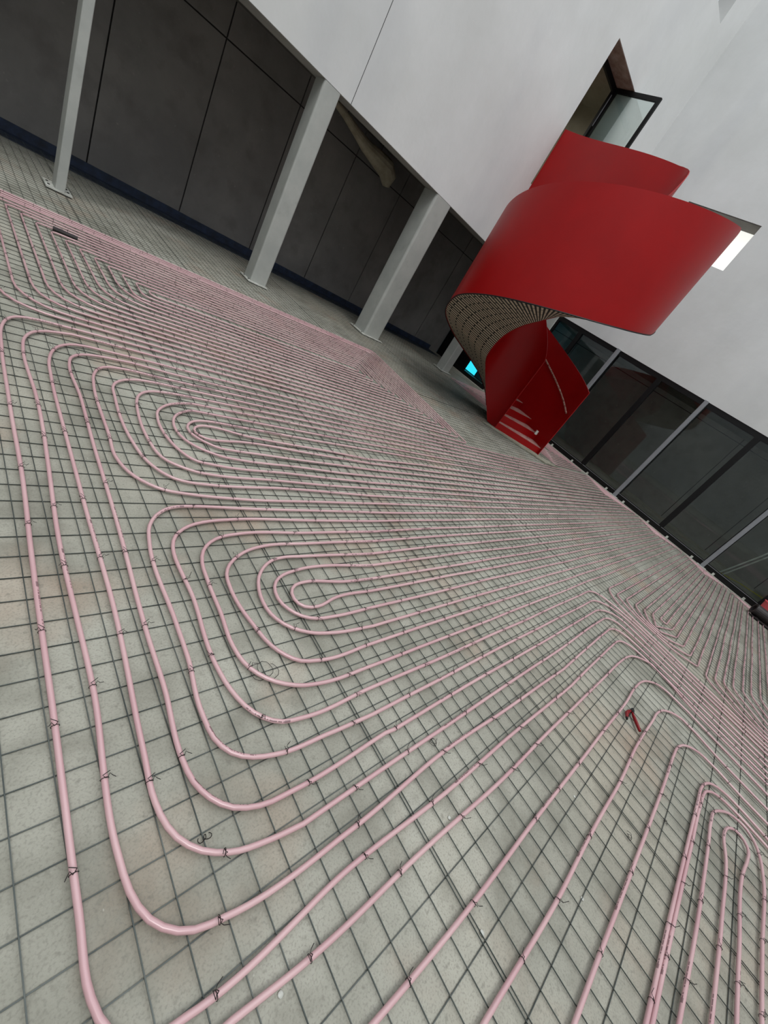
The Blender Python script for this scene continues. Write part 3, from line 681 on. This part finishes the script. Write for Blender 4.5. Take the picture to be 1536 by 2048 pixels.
# nest between the bundle and the glazing
s5 = []
def rr5(i): return max(0, i)
for i, (yu, yl, xl) in enumerate(((.275, -.745, 5.33), (.18, -.65, 5.40), (.075, -.55, 5.46), (-.025, -.45, 5.52), (-.12, -.365, 5.60), (-.205, -.285, 5.98))):
    xr = 11.98 - .09 * i
    cu = (xl + .10 + .05 * i, yu); cl = (xl + .22 + .04 * i, yl)
    if i == 5:
        s5.append((fillet([(5.98, -.205), (5.98, -.285), (xr, -.285), (xr, -.205)], .035, True)[:-1], True)); continue
    s5.append((fillet([cu, (xl, yu - .22 + .03 * i), (xl + .02, yl + .26 - .03 * i), cl, (xr, yl), (xr, yu)], [.06, .12, .16, .05, .1, .1], True)[:-1], True))
pipe(s5, 'pink spiral pipe between the tight bundle and the glazed wall')
s6 = []
for i, (yu, xl) in enumerate(((-.845, 5.30), (-.935, 5.38), (-1.03, 5.46), (-1.125, 5.54), (-1.235, 5.62), (-1.33, 5.70), (-1.44, 5.78), (-1.54, 5.86), (-1.64, 5.94), (-1.74, 6.02))):
    xr = 11.98 - .09 * i
    s6.append((fillet([(xl, -3.2), (xl, yu - .38), (xl + .16 + .07 * i, yu), (xr, yu), (xr, -3.2)], [0, .3, .10, .1, 0]), False))
pipe(s6, 'pink spiral pipe nested next to the black roll at the right edge')
s7 = []
for i in range(9):
    s7.append((fillet([(9.95 + .11 * i, 3.42 + .11 * i), (12.0 - .11 * i, 3.42 + .11 * i), (12.0 - .11 * i, 9.6 - .11 * i), (9.95 + .11 * i + (0 if i else 0), 9.6 - .11 * i)], .1, True)[:-1], True))
s7 = s7[:9]
# keep the run clear of the column behind the stair
s7c = []
for i in range(8):
    a = 9.98 + .115 * i; b_ = 12.0 - .115 * i
    s7c.append((fillet([(a, 3.42 + .1 * i), (b_, 3.42 + .1 * i), (b_, 7.4 - .1 * i), (a, 7.4 - .1 * i)], .1, True)[:-1], True))
pipe(s7c, 'pink spiral pipe on the floor behind the red stair')

# ---------------------------------------------------------------- wire ties
def tie_mesh(seed):
    rnd = random.Random(seed); bm = bmesh.new()
    pts = [(0, (PR + .002) * math.cos(a), (PR + .002) * math.sin(a)) for a in [2 * PI * i / 10 for i in range(10)]]
    tube(bm, pts, .0010, 4, closed=True)
    h1, h2 = rnd.uniform(.012, .028), rnd.uniform(.008, .02); s_ = rnd.choice((-1, 1))
    tube(bm, [(0, 0, PR), (.004, .004 * s_, PR + .006), (-.004, .010 * s_, PR + .012), (.003, .016 * s_, PR + .010), (.012, .022 * s_, PR + h1)], .0011, 4)
    tube(bm, [(0, .001, PR), (-.006, -.006 * s_, PR + .004), (-.012, .012 * s_, PR + h2)], .0011, 4)
    me = bpy.data.meshes.new('wire_tie'); bm.to_mesh(me); bm.free(); me.materials.append(m_tie); return me
ties = []
rnd = random.Random(8)
for q in ALL:
    acc = rnd.uniform(0, .4); 
    for a, b_ in zip(q, q[1:]):
        L = math.hypot(b_[0] - a[0], b_[1] - a[1]); 
        if L < 1e-6: continue
        while acc < L:
            t = acc / L; x, y = a[0] + (b_[0] - a[0]) * t, a[1] + (b_[1] - a[1]) * t
            ties.append((x, y, math.atan2(b_[1] - a[1], b_[0] - a[0]))); acc += rnd.uniform(.28, .55)
        acc -= L
def view_depth(x, y, z=.02):
    p = Vector((x, y, z - CAM_H)); zc = p.dot(f); 
    if zc <= .2: return None
    u = 777.35 + 834.753 * p.dot(r) / zc; v = 1023.6 + 834.753 * p.dot(d) / zc
    return zc if (-20 < u < 1556 and -20 < v < 2068) else None
vis = sorted(((view_depth(x, y), x, y, a) for x, y, a in ties if view_depth(x, y)), key=lambda q: q[0])
meshes = [tie_mesh(s) for s in range(5)]
for i, (dd, x, y, a) in enumerate(vis[:300]):
    o = bpy.data.objects.new('wire_tie', meshes[i % 5]); COL.objects.link(o)
    o.location = (x, y, PZ); o.rotation_euler = (0, 0, a)
    tag(o, 'twisted black wire tie holding a pink pipe to the steel mesh', 'wire tie', 'wire ties on the pink pipes')
bm = bmesh.new()
for dd, x, y, a in vis[300:]:
    if dd > 10: continue
    s_ = math.sin(a); c_ = math.cos(a); w_ = PR + .003; e = .0016
    pts = [(-s_ * w_ * math.cos(t_) + x, c_ * w_ * math.cos(t_) + y, PZ + w_ * math.sin(t_)) for t_ in (0, PI / 4, PI / 2, 3 * PI / 4, PI)]
    tube(bm, pts, e, 3, caps=False); tube(bm, [(x, y, PZ + w_), (x + .004, y + .012, PZ + w_ + .016)], e, 3, caps=False)
o = obj('far_wire_ties', bm, m_tie)
tag(o, 'countless tiny wire ties on the distant pipes', 'wire ties', kind='stuff')

# ---------------------------------------------------------------- loose things on the floor
# pliers
t = thing('cutting_pliers', 'red handled cutting pliers lying open on the mesh', 'pliers', (3.405, -.455, .016))
bm = bmesh.new(); prism(bm, [(-.005, -.018), (.03, -.012), (.052, .002), (.03, .013), (-.005, .014), (-.016, 0)], 0, .012); obj('jaw', bm, m_jaw, t)
bm = bmesh.new(); bmesh.ops.create_cone(bm, cap_ends=True, segments=12, radius1=.010, radius2=.010, depth=.016, matrix=Matrix.Translation((.002, -.002, .007))); obj('pivot', bm, m_jaw, t)
bm = bmesh.new(); tube(bm, [(-.006, -.006, .006), (-.045, -.030, .008), (-.09, -.062, .010), (-.135, -.098, .010)], [.007, .0115, .0125, .010], 8); obj('handle', bm, m_plred, t)
bm = bmesh.new(); tube(bm, [(-.006, .006, .006), (-.045, .016, .008), (-.09, .020, .010), (-.145, .006, .010)], [.007, .0115, .0125, .009], 8); obj('handle', bm, m_plred, t)
bm = bmesh.new(); tube(bm, [(-.143, .006, .010), (-.158, 0, .010)], [.0095, .007], 8); obj('handle_tip', bm, m_jaw, t)
# curled offcuts of tie wire
def curl(x, y, seed, label, size=.03, m=None):
    rn = random.Random(seed); bm = bmesh.new(); pts = []
    a = rn.uniform(0, 6)
    for i in range(26):
        a += rn.uniform(.25, .75); rr = size * (.35 + .65 * abs(math.sin(i * .31 + seed)))
        pts.append((rr * math.cos(a) + .0012 * i, rr * math.sin(a), .014 + .004 * math.sin(i)))
    tube(bm, pts, .0012, 4); o = obj('wire_offcut', bm, m or m_tie); o.location = (x, y, 0)
    tag(o, label, 'wire scrap', 'curled wire offcuts on the floor')
curl(.935, .67, 1, 'loose curl of thin wire lying between the near pipe turns', .05)
curl(1.54, .115, 2, 'loose curl of wire between two pipes under the hairpin', .022)
curl(2.345, -.725, 3, 'black wire scrap on the mesh between two lower right pipes', .016)
curl(.545, .245, 4, 'tangled wire scrap near the bottom turn of the third pipe', .009)
curl(2.73, -.86, 5, 'wire scrap left of the doubled pipes', .013)
curl(1.83, -.37, 6, 'wire scrap on the floor below the crossing mesh overlap', .014)
# pale mortar crumbs
def crumb(x, y, s_, label):
    bm = bmesh.new(); bmesh.ops.create_icosphere(bm, subdivisions=2, radius=s_)
    for v in bm.verts: v.co *= 1 + noise.noise(v.co * 90) * .35; v.co.z *= .4
    o = obj('mortar_crumb', bm, m_plate); o.location = (x, y, s_ * .3); tag(o, label, 'mortar crumb', 'pale mortar crumbs on the floor')
for x, y, s_, lb in ((.62, -.155, .008, 'pale mortar crumb between the two lowest pipes'), (1.41, -.36 + .22, .008, 'pale mortar crumb above the long pipe passing the pliers'),
                     (1.27, -.44, .010, 'white mortar crumb right of the pipe that runs left of the pliers'), (1.80, -.66, .008, 'white crumb left of the third pipe from the right'),
                     (2.20, -.45, .007, 'white crumb near the mesh overlap below the pliers')): crumb(x, y, s_, lb)
# black connector on the far left pipe
bm = bmesh.new(); tube(bm, [(-.10, 0, 0), (.10, -.02, 0)], .022, 8)
o = obj('pipe_sleeve', bm, m_rub); o.location = (1.0, 5.83, .03); tag(o, 'short black sleeve on a pink pipe at the far left', 'pipe sleeve')
# black roll and coral bucket at the right edge
t = thing('rubber_roll', 'black rolled rubber sheet lying at the foot of the glazing', 'roll', (11.12, -1.22, 0))
def annulus(bm, path, r0, r1, n_=20):
    rings = []
    for (x, y, z), (ux, uy) in path:
        for rr in (r1, r0):
            rings.append([bm.verts.new((x + ux * rr * math.cos(2 * PI * k / n_), y + uy * rr * math.cos(2 * PI * k / n_), z + rr * math.sin(2 * PI * k / n_))) for k in range(n_)])
    o_ = rings[0::2]; i_ = rings[1::2]
    for L_ in (o_, i_):
        for a, b_ in zip(L_, L_[1:]):
            for k in range(n_): bm.faces.new((a[k], a[(k + 1) % n_], b_[(k + 1) % n_], b_[k])).smooth = True
    for e in (0, -1):
        for k in range(n_): bm.faces.new((o_[e][k], o_[e][(k + 1) % n_], i_[e][(k + 1) % n_], i_[e][k]))
bm = bmesh.new(); annulus(bm, [((0, 0, .145), (.96, .26)), ((.12, -.45, .142), (.97, .2)), ((.22, -1.1, .142), (.98, .1))], .075, .112); obj('roll', bm, m_rub, t)
bm = bmesh.new(); box(bm, -.16, -1.0, .026, .02, -.05, .034); obj('loose_flap', bm, m_rub, t)
t = thing('bucket', 'coral plastic bucket tipped beside the black roll', 'bucket', (11.88, -1.47, 0))
bm = bmesh.new(); bmesh.ops.create_cone(bm, cap_ends=False, segments=24, radius1=.11, radius2=.16, depth=.3, matrix=Matrix.Translation((0, 0, .17)))
bmesh.ops.create_circle(bm, cap_ends=True, segments=24, radius=.11, matrix=Matrix.Translation((0, 0, .021))); o = obj('shell', bm, m_pinkred, t)
mod = o.modifiers.new('Solidify', 'SOLIDIFY'); mod.thickness = .005
bm = bmesh.new(); tube(bm, [(.165 * math.cos(a), .165 * math.sin(a), .32) for a in [2 * PI * i / 24 for i in range(24)]], .008, 6, closed=True); obj('rim', bm, m_pinkred, t)
bm = bmesh.new(); tube(bm, [(.17 * math.cos(a), -.05 - .1 * math.sin(a), .32 + .12 * math.sin(a)) for a in [PI * i / 12 for i in range(13)]], .003, 5); obj('bail_handle', bm, m_plate, t)
# cord and rods added for reflected lines in the glass at the right edge
bm = bmesh.new(); tube(bm, [(13.3, -.35, .012), (13.8, -.7, .012), (14.3, -.95, .012), (14.9, -1.6, .012)], .012, 6)
tag(obj('yellow_reflected_line', bm, m_yel), 'yellow cord added for a reflected line in the last visible pane', 'reflection')
for i, (x, y) in enumerate(((12.9, -.42), (12.98, -.50))):
    bm = bmesh.new(); tube(bm, [(x, y, .02), (x + .35, y - .30, .9), (x + .8, y - .60, 2.0)], .018, 6)
    tag(obj('highlight_rod', bm, m_plate), ('pale rod added for a highlight in the last visible pane, nearer the post', 'pale rod added for a highlight in the last visible pane, further from the post')[i], 'rod', 'pale rods added for highlights in the glass')
# pale tapered shape and hangers added for a light patch on the rear wall
bm = bmesh.new(); tube(bm, catmull3 if False else [(5.1, 9.7, 3.25), (5.5, 9.72, 3.20), (5.9, 9.75, 3.12), (6.2, 9.76, 3.06), (6.6, 9.78, 3.04), (6.9, 9.8, 3.02), (7.05, 9.8, 2.92), (7.1, 9.8, 2.75)], [.05, .07, .09, .12, .17, .2, .19, .08], 14)
t = thing('light_patch_shape', 'pale shape added for a patch of light under the ceiling between the second and third columns', 'light patch')
obj('patch_body', bm, m_pale, t)
for x, y, z in ((5.55, 9.72, 3.19), (6.6, 9.78, 3.04)):
    bm = bmesh.new(); tube(bm, [(x, y, z), (x, y, 3.352)], .006, 6); obj('hanger', bm, m_tie, t)
